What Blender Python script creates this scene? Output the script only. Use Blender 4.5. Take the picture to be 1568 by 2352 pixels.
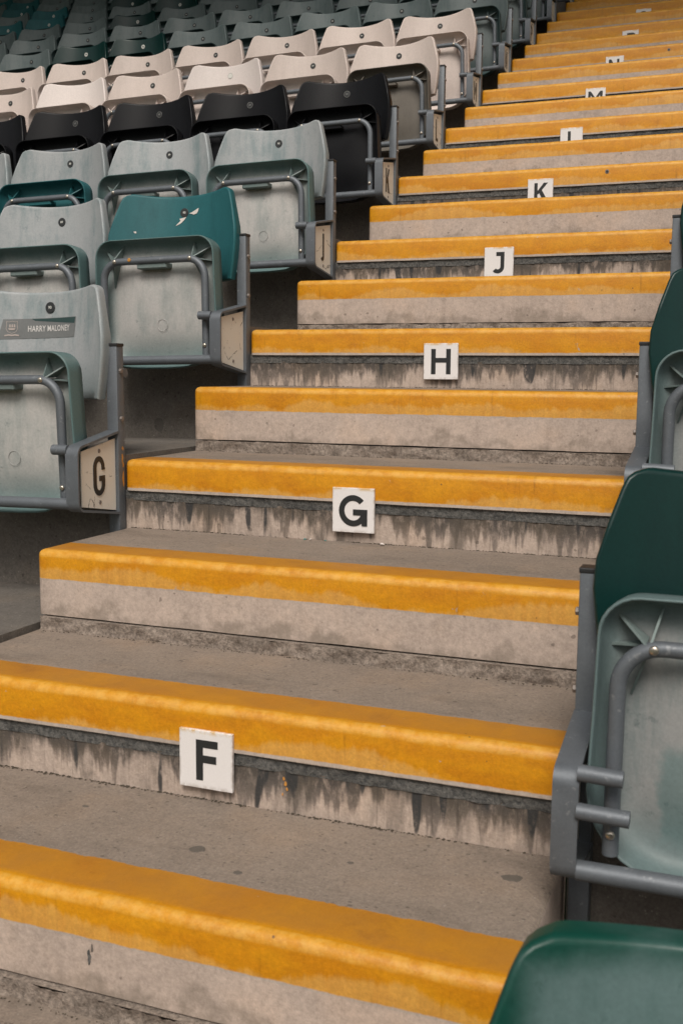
import bpy, bmesh, math, random
from mathutils import Vector, Matrix, noise as mnoise
random.seed(7)
for o in list(bpy.data.objects): bpy.data.objects.remove(o)
S = bpy.context.scene
COL = S.collection
R = math.radians
PI = math.pi

# ------------------------------------------------------------------ camera, sky, sun, exposure
cam = bpy.data.objects.new('camera', bpy.data.cameras.new('camera')); COL.objects.link(cam)
yaw, pitch, roll = 0.3649, -0.1313, 0.0073
fwd = Vector((-math.sin(yaw)*math.cos(pitch), math.cos(yaw)*math.cos(pitch), math.sin(pitch)))
rgt = Vector((math.cos(yaw), math.sin(yaw), 0)); up = rgt.cross(fwd)
r2 = rgt*math.cos(roll)+up*math.sin(roll); u2 = -rgt*math.sin(roll)+up*math.cos(roll)
m = Matrix.Identity(4)
for i in range(3):
    m[i][0], m[i][1], m[i][2] = r2[i], u2[i], -fwd[i]
m.translation = (1.4268, -2.245, 0.2184)
cam.matrix_world = m
cam.data.sensor_width = 36; cam.data.sensor_fit = 'AUTO'; cam.data.lens = 2449.44/2352*36
cam.data.clip_start = 0.05; cam.data.clip_end = 2000
cam.data.dof.use_dof = True; cam.data.dof.focus_distance = 3.1; cam.data.dof.aperture_fstop = 11
S.camera = cam

SUN_EL, SUN_AZ = R(50), R(166)          # azimuth from +Y clockwise: the light comes over the pitch, from behind the camera
W = bpy.data.worlds.new('World'); S.world = W; W.use_nodes = True
wn = W.node_tree; wn.nodes.clear()
sky = wn.nodes.new('ShaderNodeTexSky'); sky.sky_type = 'NISHITA'; sky.sun_disc = False
sky.sun_elevation = SUN_EL; sky.sun_rotation = SUN_AZ; sky.dust_density = 4.0; sky.air_density = 1.2
hs = wn.nodes.new('ShaderNodeHueSaturation'); hs.inputs['Saturation'].default_value = 0.22
wm = wn.nodes.new('ShaderNodeMix'); wm.data_type = 'RGBA'; wm.blend_type = 'MULTIPLY'; wm.inputs[0].default_value = 1.0
wm.inputs[7].default_value = (1.0, 0.955, 0.905, 1)
bg = wn.nodes.new('ShaderNodeBackground'); bg.inputs[1].default_value = 0.066
wo = wn.nodes.new('ShaderNodeOutputWorld')
wn.links.new(sky.outputs[0], hs.inputs['Color']); wn.links.new(hs.outputs[0], wm.inputs[6])
wn.links.new(wm.outputs[2], bg.inputs[0]); wn.links.new(bg.outputs[0], wo.inputs[0])
sd = bpy.data.lights.new('sun', 'SUN'); sd.energy = 1.5; sd.angle = R(24); sd.color = (1.0, 0.93, 0.85)
sun = bpy.data.objects.new('sun', sd); COL.objects.link(sun)
sdir = Vector((math.sin(SUN_AZ)*math.cos(SUN_EL), math.cos(SUN_AZ)*math.cos(SUN_EL), math.sin(SUN_EL)))
sun.rotation_euler = sdir.to_track_quat('Z', 'Y').to_euler()
S.view_settings.view_transform = 'Standard'; S.view_settings.look = 'None'
S.view_settings.gamma = 1.0; S.view_settings.use_curve_mapping = False
S.view_settings.exposure = 0.55
S.render.engine = 'CYCLES'

# ------------------------------------------------------------------ node helper
class NT:
    def __init__(s, name):
        s.mat = bpy.data.materials.new(name); s.mat.use_nodes = True
        s.t = s.mat.node_tree; s.b = s.t.nodes['Principled BSDF']
        s._oc = None
    def n(s, ty): return s.t.nodes.new(ty)
    def set(s, sock, v):
        if hasattr(v, 'is_output'): s.t.links.new(v, sock)
        else:
            if isinstance(v, tuple) and len(v) == 3 and sock.type == 'RGBA': v = (*v, 1)
            sock.default_value = v
    def obj(s):
        if s._oc is None:
            s._oc = s.n('ShaderNodeTexCoord').outputs['Object']
        return s._oc
    def info(s): return s.n('ShaderNodeObjectInfo')
    def xyz(s, v):
        k = s.n('ShaderNodeSeparateXYZ'); s.set(k.inputs[0], v); return k.outputs
    def comb(s, x, y, z):
        k = s.n('ShaderNodeCombineXYZ')
        for i, v in enumerate((x, y, z)): s.set(k.inputs[i], v)
        return k.outputs[0]
    def m(s, op, a, b=0.0, c=None, clamp=False):
        k = s.n('ShaderNodeMath'); k.operation = op; k.use_clamp = clamp
        s.set(k.inputs[0], a); s.set(k.inputs[1], b)
        if c is not None: s.set(k.inputs[2], c)
        return k.outputs[0]
    def vm(s, op, a, b):
        k = s.n('ShaderNodeVectorMath'); k.operation = op; s.set(k.inputs[0], a); s.set(k.inputs[1], b); return k.outputs[0]
    def noise(s, vec, scale, detail=3.0, rough=0.55):
        k = s.n('ShaderNodeTexNoise'); s.set(k.inputs['Vector'], vec); k.inputs['Scale'].default_value = scale
        k.inputs['Detail'].default_value = detail; k.inputs['Roughness'].default_value = rough
        return k.outputs[0]
    def voro(s, vec, scale):
        k = s.n('ShaderNodeTexVoronoi'); s.set(k.inputs['Vector'], vec); k.inputs['Scale'].default_value = scale
        return k.outputs['Distance']
    def step(s, v, a, b):           # smoothstep from a to b (a may exceed b)
        k = s.n('ShaderNodeMapRange'); k.interpolation_type = 'SMOOTHSTEP'
        lo, hi, t0, t1 = (a, b, 0.0, 1.0)
        flip = (not hasattr(a, 'is_output')) and (not hasattr(b, 'is_output')) and a > b
        if flip: lo, hi, t0, t1 = b, a, 1.0, 0.0
        s.set(k.inputs[0], v); s.set(k.inputs[1], lo); s.set(k.inputs[2], hi); s.set(k.inputs[3], t0); s.set(k.inputs[4], t1)
        return k.outputs[0]
    def mix(s, f, a, b, mode='MIX'):
        k = s.n('ShaderNodeMix'); k.data_type = 'RGBA'; k.blend_type = mode
        s.set(k.inputs[0], f); s.set(k.inputs[6], a); s.set(k.inputs[7], b); return k.outputs[2]
    def scale(s, c, f):
        return s.mix(1.0, c, s.comb(f, f, f), 'MULTIPLY')
    def bump(s, h, dist, strength=1.0):
        k = s.n('ShaderNodeBump'); s.set(k.inputs['Height'], h); k.inputs['Distance'].default_value = dist
        k.inputs['Strength'].default_value = strength; s.t.links.new(k.outputs[0], s.b.inputs['Normal'])
    def out(s, color, rough=0.7, metal=0.0, spec=0.5):
        s.set(s.b.inputs['Base Color'], color); s.set(s.b.inputs['Roughness'], rough); s.set(s.b.inputs['Metallic'], metal)
        s.b.inputs['Specular IOR Level'].default_value = spec
        return s.mat

def seeded(N):
    """object coordinates shifted by the object's own seed (obj.color r) so no two steps share a pattern"""
    s = N.n('ShaderNodeSeparateColor'); N.t.links.new(N.info().outputs['Color'], s.inputs[0])
    off = N.m('MULTIPLY', s.outputs[0], 37.0)
    p = N.obj()
    return p, N.vm('ADD', p, N.comb(off, N.m('MULTIPLY', off, 0.37), 0.0)), off

def concrete(N, P, base, speck=0.5, pits=True):
    big = N.noise(P, 3.0, 5, 0.6); mid = N.noise(P, 17.0, 4, 0.6); fine = N.noise(P, 210.0, 3, 0.7)
    f = N.m('ADD', N.m('MULTIPLY', big, 0.55), N.m('MULTIPLY', mid, 0.35))
    grit = N.noise(P, 88.0, 4, 0.75)
    f = N.m('ADD', f, N.m('MULTIPLY', fine, speck))
    f = N.m('ADD', f, N.m('MULTIPLY', grit, 0.75))
    f = N.m('ADD', f, 0.55-speck*0.5-0.375)
    c = N.scale(base, f)
    warm = N.step(N.noise(P, 6.0, 3), 0.45, 0.75)
    c = N.mix(N.m('MULTIPLY', warm, 0.35), c, N.mix(1.0, c, (1.12, 0.97, 0.80), 'MULTIPLY'))
    if pits:
        v = N.voro(P, 46.0)
        rad = N.m('MULTIPLY', N.step(N.noise(P, 60.0, 1), 0.52, 0.8), 0.28)
        pm = N.m('LESS_THAN', v, rad)
        c = N.mix(N.m('MULTIPLY', pm, 0.55), c, N.scale(c, 0.28))
    return c, fine, mid

def mk_tread(name='concrete_tread', base=(0.250, 0.205, 0.168)):
    N = NT(name); p, P, off = seeded(N)
    c, fine, mid = concrete(N, P, base, 0.95)
    agg = N.step(N.voro(P, 150.0), 0.30, 0.12)
    am = N.m('MULTIPLY', agg, N.step(N.noise(P, 90.0, 1), 0.5, 0.62))
    c = N.mix(N.m('MULTIPLY', am, 0.6), c, N.mix(N.step(N.noise(P, 55.0, 0), 0.45, 0.55), (0.10, 0.09, 0.08), (0.40, 0.36, 0.32)))
    dirt = N.step(N.noise(N.vm('MULTIPLY', P, (1.0, 2.2, 1.0)), 4.2, 5, 0.65), 0.5, 0.72)
    c = N.mix(N.m('MULTIPLY', dirt, 0.55), c, N.scale(c, 0.62))
    sp2 = N.m('LESS_THAN', N.voro(N.vm('MULTIPLY', P, (1.0, 1.6, 1.0)), 75.0), N.m('MULTIPLY', N.step(N.noise(P, 43.0, 1), 0.48, 0.75), 0.32))
    c = N.mix(N.m('MULTIPLY', sp2, 0.55), c, (0.060, 0.052, 0.045))
    spot = N.m('LESS_THAN', N.voro(P, 5.5), N.m('MULTIPLY', N.step(N.noise(P, 7.0, 0), 0.55, 0.8), 0.16))
    c = N.mix(N.m('MULTIPLY', spot, 0.5), c, (0.07, 0.068, 0.06))
    N.bump(N.m('ADD', fine, N.m('MULTIPLY', mid, 1.2)), 0.0016, 0.8)
    return N.out(c, 0.88, spec=0.3)

def mk_riser():                     # plain face of a half step
    N = NT('concrete_riser'); p, P, off = seeded(N)
    x, y, z = N.xyz(p)
    c, fine, mid = concrete(N, P, (0.480, 0.392, 0.335), 0.50)
    drip = N.noise(N.vm('MULTIPLY', P, (30.0, 1.0, 2.2)), 1.0, 4, 0.6)
    c = N.mix(N.m('MULTIPLY', N.step(drip, 0.52, 0.8), 0.30), c, N.scale(c, 0.55))
    # green grey algae creeping up from the foot
    h = N.m('ADD', z, 0.1729+0.0)
    reach = N.m('MULTIPLY', N.step(N.noise(N.vm('MULTIPLY', P, (7.0, 1.0, 3.0)), 1.0, 5, 0.65), 0.36, 0.8), 0.060)
    al = N.m('SUBTRACT', 1.0, N.step(N.m('SUBTRACT', h, reach), 0.022, 0.042))
    al = N.m('MULTIPLY', al, N.step(N.noise(P, 26.0, 4, 0.7), 0.28, 0.62))
    c = N.mix(N.m('MULTIPLY', al, 0.50), c, (0.155, 0.130, 0.100))
    blot = N.m('MULTIPLY', N.step(N.noise(P, 5.0, 5, 0.65), 0.58, 0.75), N.step(N.noise(P, 60.0, 2, 0.6), 0.4, 0.6))
    c = N.mix(N.m('MULTIPLY', blot, 0.28), c, (0.17, 0.15, 0.125))
    N.bump(N.m('ADD', fine, N.m('MULTIPLY', mid, 0.6)), 0.0010, 0.6)
    return N.out(c, 0.85, spec=0.3)

def mk_stained():                   # upstand under the mortar joint: black runs from the joint
    N = NT('stained_concrete'); p, P, off = seeded(N)
    x, y, z = N.xyz(p)
    c, fine, mid = concrete(N, P, (0.46, 0.375, 0.318), 0.50)
    d = N.m('SUBTRACT', -0.094, z)                       # metres below the joint
    X = N.m('ADD', x, off)
    n1 = N.noise(N.comb(X, 3.1, 0.0), 9.0, 2, 0.5)
    n2 = N.noise(N.comb(X, 8.7, 0.0), 47.0, 2, 0.7)
    n3 = N.noise(N.comb(X, N.m('MULTIPLY', z, 0.5), 1.3), 70.0, 4, 0.7)
    n4 = N.noise(N.comb(X, 5.2, N.m('MULTIPLY', z, 0.15)), 34.0, 1, 0.5)
    env = N.m('ADD', 0.12, N.m('MULTIPLY', N.step(n1, 0.34, 0.62), 0.95))
    L = N.m('MULTIPLY', env, N.m('ADD', 0.012, N.m('MULTIPLY', N.m('POWER', n2, 2.6), 0.27)))
    L = N.m('ADD', L, N.m('MULTIPLY', N.m('SUBTRACT', n3, 0.5), 0.035))
    run = N.m('SUBTRACT', 1.0, N.step(N.m('SUBTRACT', d, L), -0.010, 0.016))
    tex = N.step(N.noise(N.vm('MULTIPLY', P, (70.0, 1.0, 30.0)), 1.0, 4, 0.7), 0.25, 0.55)
    run = N.m('MULTIPLY', run, N.m('ADD', 0.35, N.m('MULTIPLY', tex, 0.65)))
    fade = N.m('SUBTRACT', 0.90, N.m('MULTIPLY', N.step(d, 0.0, 0.07), 0.35))
    c = N.mix(N.m('MULTIPLY', run, fade), c, N.mix(N.step(N.noise(P, 9.0, 2), 0.45, 0.6), (0.030, 0.030, 0.030), (0.060, 0.048, 0.036)))
    sm = N.noise(N.vm('MULTIPLY', P, (22.0, 1.0, 5.0)), 1.0, 5, 0.68)
    sm2 = N.step(N.noise(N.comb(X, 0.0, 6.0), 5.0, 2), 0.40, 0.60)
    smk = N.m('MULTIPLY', N.m('MULTIPLY', N.step(N.m('SUBTRACT', sm, N.m('MULTIPLY', d, 1.6)), 0.36, 0.56), N.m('ADD', 0.35, N.m('MULTIPLY', sm2, 0.65))), 0.72)
    c = N.mix(smk, c, (0.088, 0.076, 0.062))
    st2 = N.noise(N.comb(N.m('MULTIPLY', X, 120.0), 2.0, N.m('MULTIPLY', z, 6.0)), 1.0, 3, 0.6)
    stk2 = N.m('MULTIPLY', N.m('MULTIPLY', N.step(st2, 0.56, 0.68), N.m('ADD', 0.25, N.m('MULTIPLY', sm2, 0.75))), N.m('SUBTRACT', 0.80, N.m('MULTIPLY', d, 4.5)), clamp=False)
    c = N.mix(N.m('MAXIMUM', stk2, 0.0), c, (0.065, 0.056, 0.048))
    # a few long, nearly black, tapering runs
    wid = N.m('MULTIPLY', d, 1.0)
    longr = N.step(N.m('SUBTRACT', n4, wid), 0.60, 0.655)
    longr = N.m('MULTIPLY', longr, N.step(n3, 0.25, 0.5))
    c = N.mix(N.m('MULTIPLY', longr, 0.92), c, (0.040, 0.041, 0.042))
    foot = N.m('MULTIPLY', N.step(d, 0.045, 0.085), N.step(N.noise(P, 14.0, 4, 0.6), 0.4, 0.7))
    c = N.mix(N.m('MULTIPLY', foot, 0.35), c, N.scale(c, 0.6))
    N.bump(N.m('ADD', fine, N.m('MULTIPLY', mid, 0.8)), 0.0014, 0.8)
    return N.out(c, 0.88, spec=0.3)

def mk_yellow(limit, thick_lim, topw):
    """painted nosing: thick coat, a thinner lower coat, ragged edges showing the concrete"""
    N = NT('yellow_nosing_paint'); p, P, off = seeded(N)
    x, y, z = N.xyz(p)
    conc, fine, mid = concrete(N, P, (0.44, 0.375, 0.325), 0.42)
    X = N.m('ADD', x, off)
    vs = N.noise(N.vm('MULTIPLY', P, (60.0, 1.0, 5.0)), 1.0, 3, 0.6)
    wav = N.m('ADD', N.noise(N.comb(X, 0.0, 0.0), 3.0, 3, 0.5), N.m('MULTIPLY', vs, 0.18))
    d = N.m('MULTIPLY', z, -1.0)
    th = N.m('SUBTRACT', d, N.m('ADD', thick_lim-0.093, N.m('MULTIPLY', wav, 0.16)))
    thin = N.step(th, -0.005, 0.007)
    thick_c = N.mix(N.step(N.noise(N.vm('MULTIPLY', P, (1.0, 1.0, 2.5)), 9.0, 4, 0.6), 0.35, 0.7), (0.61, 0.262, 0.003), (0.53, 0.203, 0.002))
    thin_c = N.mix(N.step(vs, 0.3, 0.75), (0.66, 0.365, 0.085), (0.58, 0.30, 0.070))
    c = N.mix(N.m('MULTIPLY', thin, 0.70), thick_c, thin_c)
    # dirty brown runs and scuffs
    run = N.m('MULTIPLY', N.step(N.noise(N.vm('MULTIPLY', P, (75.0, 1.0, 4.0)), 1.0, 4, 0.7), 0.56, 0.80), N.step(N.noise(P, 8.0, 2), 0.38, 0.62))
    c = N.mix(N.m('MULTIPLY', run, 0.75), c, N.mix(1.0, c, (0.45, 0.42, 0.6), 'MULTIPLY'))
    g = N.m('ADD', N.m('ADD', N.m('MULTIPLY', fine, 0.50), 0.52), N.m('MULTIPLY', N.noise(P, 75.0, 4, 0.75), 0.46))
    c = N.scale(c, g)
    # the flat top is a browner, darker orange
    topd = N.step(y, 0.014, 0.030)
    c = N.mix(N.m('MULTIPLY', topd, N.m('ADD', 0.52, N.m('MULTIPLY', N.step(mid, 0.35, 0.7), 0.22))), c, (0.37, 0.165, 0.030))
    edge = N.step(N.m('ADD', y, d), 0.0175, 0.0120)     # edge highlight painted pale along the arris
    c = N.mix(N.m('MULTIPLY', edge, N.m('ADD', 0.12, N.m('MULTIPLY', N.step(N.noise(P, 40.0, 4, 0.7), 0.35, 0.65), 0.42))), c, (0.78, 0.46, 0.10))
    pit = N.m('LESS_THAN', N.voro(P, 48.0), N.m('MULTIPLY', N.step(N.noise(P, 31.0, 0), 0.62, 0.85), 0.13))
    c = N.mix(N.m('MULTIPLY', pit, 0.7), c, (0.07, 0.05, 0.03))
    scuff = N.m('MULTIPLY', N.step(N.noise(N.vm('MULTIPLY', P, (1.0, 1.0, 2.0)), 12.0, 6, 0.72), 0.54, 0.72), 0.40)
    c = N.mix(scuff, c, N.mix(1.0, c, (0.62, 0.55, 0.8), 'MULTIPLY'))
    chip = N.m('MULTIPLY', N.step(N.noise(P, 30.0, 6, 0.75), 0.675, 0.70), 0.85)
    c = N.mix(chip, c, conc)
    # where the paint stops: below, and behind on the tread
    e1 = N.m('ADD', d, N.m('MULTIPLY', N.m('SUBTRACT', N.noise(P, 30.0, 4, 0.7), 0.5), 0.006))
    e2 = N.m('ADD', y, N.m('MULTIPLY', N.m('SUBTRACT', N.noise(P, 22.0, 5, 0.75), 0.5), 0.020))
    bare = N.m('MAXIMUM', N.step(e1, limit-0.0012, limit+0.0012), N.step(e2, topw-0.001, topw+0.001))
    tc2, _a, _b = concrete(N, P, (0.250, 0.205, 0.168), 0.95)
    treadc = N.mix(N.step(y, 0.03, 0.05), conc, tc2)
    c = N.mix(bare, c, treadc)
    rough = N.m('ADD', N.m('MULTIPLY', bare, 0.38), 0.48)
    N.bump(N.m('ADD', fine, N.m('MULTIPLY', mid, 0.8)), 0.0009, 0.6)
    return N.out(c, rough, spec=0.45)

def mk_mortar(name, a, b):
    N = NT(name); p, P, off = seeded(N)
    n1 = N.noise(P, 130.0, 4, 0.75); n2 = N.noise(P, 12.0, 3)
    c = N.mix(N.step(n1, 0.3, 0.7), a, b)
    c = N.mix(N.m('MULTIPLY', N.step(n2, 0.45, 0.65), 0.5), c, N.scale(c, 0.5))
    N.bump(n1, 0.004, 1.0)
    return N.out(c, 0.95, spec=0.2)

def mk_plain(name, col, rough=0.6, metal=0.0, var=0.25, sc=30.0, spec=0.5, bump=0.0):
    N = NT(name); P = N.obj()
    n1 = N.noise(P, sc, 4, 0.6); n2 = N.noise(P, sc*9, 2, 0.6)
    f = N.m('ADD', 1.0-var, N.m('MULTIPLY', N.m('ADD', n1, n2), var))
    if bump: N.bump(n2, bump, 0.6)
    return N.out(N.scale(col, f), rough, metal, spec)

def mk_galv():
    N = NT('galvanised_steel'); P = N.vm('ADD', N.obj(), N.comb(N.m('MULTIPLY', N.info().outputs['Random'], 9.0), 0.0, 0.0))
    n1 = N.noise(P, 22.0, 5, 0.65); n2 = N.noise(P, 260.0, 2, 0.6); sp = N.voro(P, 170.0)
    f = N.m('ADD', 0.62, N.m('ADD', N.m('MULTIPLY', n1, 0.45), N.m('MULTIPLY', n2, 0.28)))
    c = N.scale((0.140, 0.157, 0.176), f)
    sc_ = N.m('MULTIPLY', N.step(N.noise(P, 75.0, 3, 0.6), 0.62, 0.72), 0.5)
    c = N.mix(sc_, c, (0.30, 0.31, 0.32))
    rust = N.m('MULTIPLY', N.step(N.noise(P, 13.0, 5, 0.7), 0.66, 0.78), 0.5)
    c = N.mix(rust, c, (0.14, 0.09, 0.06))
    N.bump(n2, 0.0004, 0.5)
    return N.out(c, N.m('ADD', 0.42, N.m('MULTIPLY', n1, 0.2)), 0.35, 0.5)

def mk_seat(name, faded, fresh, amount=0.5, rough=0.5, dirt=0.3, spec=0.4, part=None, edge=0.8, patch=None):
    """moulded plastic, sun faded in patches (faded) over its first colour (fresh); rims and hidden edges kept more of it, pan rims with shade painted in"""
    N = NT(name); inf = N.info(); p = N.obj()
    P = N.vm('ADD', p, N.comb(N.m('MULTIPLY', inf.outputs['Random'], 21.0), N.m('MULTIPLY', inf.outputs['Random'], 3.0), 0.0))
    n1 = N.noise(P, 7.0, 6, 0.68); st = N.noise(N.vm('MULTIPLY', P, (16.0, 4.0, 3.0)), 1.0, 5, 0.7); fine = N.noise(P, 190.0, 3, 0.7)
    k = N.m('ADD', N.m('MULTIPLY', n1, 0.42), N.m('MULTIPLY', st, 0.58))
    f = N.m('MULTIPLY', N.step(k, 0.44, 0.66), amount)
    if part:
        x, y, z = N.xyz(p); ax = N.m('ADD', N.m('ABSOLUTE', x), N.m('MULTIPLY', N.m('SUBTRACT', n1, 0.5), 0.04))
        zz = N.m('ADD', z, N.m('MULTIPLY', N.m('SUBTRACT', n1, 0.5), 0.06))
        if part == 'pan': e = N.m('MAXIMUM', N.m('MAXIMUM', N.step(ax, 0.125, 0.200), N.step(zz, 0.185, 0.262)), N.step(zz, 0.03, -0.115))  # pan rim and cove darker: less faded, plus painted-in shade
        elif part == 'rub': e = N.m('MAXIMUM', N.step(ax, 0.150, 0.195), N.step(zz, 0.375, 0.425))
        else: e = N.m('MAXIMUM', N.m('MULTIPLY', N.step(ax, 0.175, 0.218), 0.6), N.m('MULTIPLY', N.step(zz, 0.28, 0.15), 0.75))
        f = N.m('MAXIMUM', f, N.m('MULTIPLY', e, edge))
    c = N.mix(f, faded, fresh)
    if patch:
        x, y, z = N.xyz(p)
        wv = N.m('MULTIPLY', N.m('SUBTRACT', N.noise(P, 22.0, 4, 0.6), 0.5), 0.05)
        pm = N.m('MULTIPLY', N.m('MULTIPLY', N.step(N.m('ADD', x, wv), -0.120, -0.108), N.step(N.m('ADD', z, wv), 0.075, 0.045)), N.step(N.m('ADD', z, N.m('MULTIPLY', wv, 0.6)), -0.085, -0.055))
        c = N.mix(N.m('MULTIPLY', pm, 0.75), c, patch)
    sm = N.m('MULTIPLY', N.step(N.noise(P, 38.0, 5, 0.75), 0.58, 0.72), N.step(N.noise(P, 6.0, 2), 0.40, 0.60))
    c = N.mix(N.m('MULTIPLY', sm, dirt*1.6), c, N.mix(1.0, fresh, (0.6, 0.6, 0.6), 'MULTIPLY'))
    c = N.scale(c, N.m('ADD', 0.74, N.m('MULTIPLY', fine, 0.40)))
    rv = N.m('ADD', 0.90, N.m('MULTIPLY', inf.outputs['Random'], 0.2))
    c = N.scale(c, rv)
    N.bump(N.m('ADD', N.m('MULTIPLY', fine, 0.6), n1), 0.0006, 0.35)
    return N.out(c, N.m('ADD', rough-0.08, N.m('MULTIPLY', n1, 0.16)), 0.0, spec)

def mk_plate(name, col, cracks):
    N = NT(name); P = N.vm('ADD', N.obj(), N.comb(N.m('MULTIPLY', N.info().outputs['Random'], 11.0), 0.0, 0.0))
    n1 = N.noise(P, 60.0, 4, 0.7); n2 = N.noise(P, 700.0, 1)
    c = N.scale(col, N.m('ADD', 0.90, N.m('MULTIPLY', n2, 0.16)))
    if cracks:
        P2 = N.vm('ADD', P, N.comb(N.m('MULTIPLY', n1, 0.03), 0.0, N.m('MULTIPLY', N.noise(P, 25.0, 3), 0.05)))
        k = N.n('ShaderNodeTexVoronoi'); k.feature = 'DISTANCE_TO_EDGE'; k.inputs['Scale'].default_value = 9.0; N.set(k.inputs['Vector'], P2)
        cr = N.m('MULTIPLY', N.step(k.outputs[0], 0.018, 0.004), N.step(N.noise(P, 18.0, 2), 0.5, 0.58))
        c = N.mix(N.m('MULTIPLY', cr, 0.8), c, (0.08, 0.07, 0.06))
        dm = N.m('MULTIPLY', N.step(n1, 0.6, 0.72), N.step(N.noise(P, 14.0, 2), 0.5, 0.65))
        c = N.mix(N.m('MULTIPLY', dm, 0.65), c, (0.13, 0.12, 0.10))
    else:
        dm = N.m('MULTIPLY', N.step(n1, 0.66, 0.8), 0.35)
        c = N.mix(dm, c, (0.45, 0.40, 0.34))
        px, py, pz = N.xyz(N.obj())
        ye = N.m('MULTIPLY', N.step(pz, -0.009, -0.001), N.step(N.noise(P, 30.0, 4, 0.7), 0.42, 0.6))
        c = N.mix(N.m('MULTIPLY', ye, 0.75), c, (0.60, 0.36, 0.06))
        ed = N.m('MULTIPLY', N.m('MAXIMUM', N.step(pz, -0.092, -0.101), N.step(N.m('ABSOLUTE', N.m('SUBTRACT', px, 0.05)), 0.045, 0.05)), N.step(n1, 0.4, 0.6))
        c = N.mix(N.m('MULTIPLY', ed, 0.5), c, (0.35, 0.30, 0.25))
    return N.out(c, 0.5, spec=0.35)

M = {}
M['tread'] = mk_tread(); M['riser'] = mk_riser(); M['stained'] = mk_stained()
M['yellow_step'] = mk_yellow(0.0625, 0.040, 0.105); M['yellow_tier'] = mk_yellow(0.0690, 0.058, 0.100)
M['terrace'] = mk_tread('terrace_concrete', (0.150, 0.136, 0.121))  # darker than the aisle treads to deepen the shade under the seats
M['joint'] = mk_mortar('dark_joint_mortar', (0.060, 0.062, 0.062), (0.165, 0.160, 0.150))
M['bed'] = mk_mortar('rough_bed_mortar', (0.165, 0.138, 0.116), (0.385, 0.320, 0.270))
M['galv'] = mk_galv()
M['dark'] = mk_plain('black_plastic_cap', (0.02, 0.021, 0.023), 0.5)
M['screw'] = mk_plain('bright_zinc_screw', (0.55, 0.50, 0.43), 0.3, 0.9, 0.2, 80)
M['slot'] = mk_plain('screw_recess', (0.03, 0.028, 0.025), 0.6)
M['rivet'] = mk_plain('dull_rivet', (0.22, 0.19, 0.17), 0.5, 0.3, 0.3, 200)
M['ink'] = mk_plain('black_lettering', (0.020, 0.022, 0.023), 0.5, 0, 0.2, 60)
M['plate'] = mk_plate('white_letter_plate', (0.80, 0.775, 0.765), False)
M['oldplate'] = mk_plate('aged_cream_plate', (0.80, 0.755, 0.67), True)
M['badge'] = mk_plain('black_badge', (0.022, 0.024, 0.025), 0.45, 0, 0.2, 60)
M['badge_white'] = mk_plain('white_badge_print', (0.62, 0.62, 0.58), 0.5, 0, 0.15, 60)
M['badge_dim'] = mk_plain('grey_badge_print', (0.20, 0.20, 0.19), 0.5, 0, 0.15, 60)
M['sticker'] = mk_plain('grey_name_sticker', (0.165, 0.172, 0.172), 0.35, 0, 0.25, 25)
M['sticker_dark'] = mk_plain('dark_green_print', (0.028, 0.060, 0.058), 0.35, 0, 0.25, 25)
M['sticker_line'] = mk_plain('pale_crest_print', (0.42, 0.36, 0.33), 0.5, 0, 0.15, 60)
M['sticker_text'] = mk_plain('white_print', (0.60, 0.58, 0.56), 0.5, 0, 0.1, 60)
M['paper'] = mk_plain('torn_white_paper', (0.70, 0.64, 0.60), 0.7, 0, 0.3, 60)
M['litter_teal'] = mk_plain('teal_litter', (0.02, 0.20, 0.19), 0.5, 0, 0.2, 60)
M['dirt'] = mk_plain('dark_dirt', (0.060, 0.048, 0.034), 0.95, 0, 0.5, 120)
M['roof'] = mk_plain('roof_sheet', (0.13, 0.14, 0.14), 0.7)
M['pitch'] = mk_plain('pitch_grass', (0.045, 0.075, 0.028), 0.9, 0, 0.3, 3)
M['gum'] = mk_plain('trodden_gum', (0.120, 0.104, 0.088), 0.8, 0, 0.4, 90)
M['leaf'] = mk_plain('orange_leaf', (0.55, 0.25, 0.05), 0.6)
grey_f, grey_d = (0.375, 0.392, 0.402), (0.095, 0.180, 0.192)
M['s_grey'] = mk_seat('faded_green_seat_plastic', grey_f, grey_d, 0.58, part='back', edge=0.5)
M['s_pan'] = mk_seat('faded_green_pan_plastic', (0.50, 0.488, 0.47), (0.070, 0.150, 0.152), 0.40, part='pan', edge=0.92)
M['s_panright'] = mk_seat('shaded_green_pan_plastic', (0.36, 0.365, 0.360), (0.060, 0.140, 0.146), 0.62, part='pan', edge=0.75)  # darker copy of the pan plastic, dim foreground painted into the colour
M['s_rib'] = mk_seat('green_rib_plastic', (0.17, 0.215, 0.21), (0.07, 0.14, 0.14), 0.5)  # darker than the pan: shade on the ribs painted into the colour
M['s_patched'] = mk_seat('teal_patched_pan_plastic', (0.36, 0.365, 0.360), (0.060, 0.140, 0.146), 0.62, part='pan', edge=0.75, patch=(0.15, 0.235, 0.235))  # base carries the same painted dimness as the other right pans
M['s_teal'] = mk_seat('teal_seat_plastic', (0.018, 0.120, 0.135), (0.010, 0.080, 0.092), 0.7, 0.55)
M['s_white'] = mk_seat('cream_white_seat_plastic', (0.655, 0.565, 0.520), (0.56, 0.485, 0.44), 0.6, 0.5, 0.12)
M['s_bright'] = mk_seat('new_white_seat_plastic', (0.76, 0.69, 0.66), (0.70, 0.63, 0.59), 0.4, 0.5, 0.06)
M['s_dirty'] = mk_seat('weathered_shaded_pan_plastic', (0.19, 0.17, 0.145), (0.10, 0.095, 0.08), 0.6, part='pan', edge=0.5)  # older grey pan with its shade painted into the colour
M['s_black'] = mk_seat('black_seat_plastic', (0.009, 0.0095, 0.0115), (0.006, 0.006, 0.008), 0.5, 0.42, 0.2, 0.2)
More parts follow.
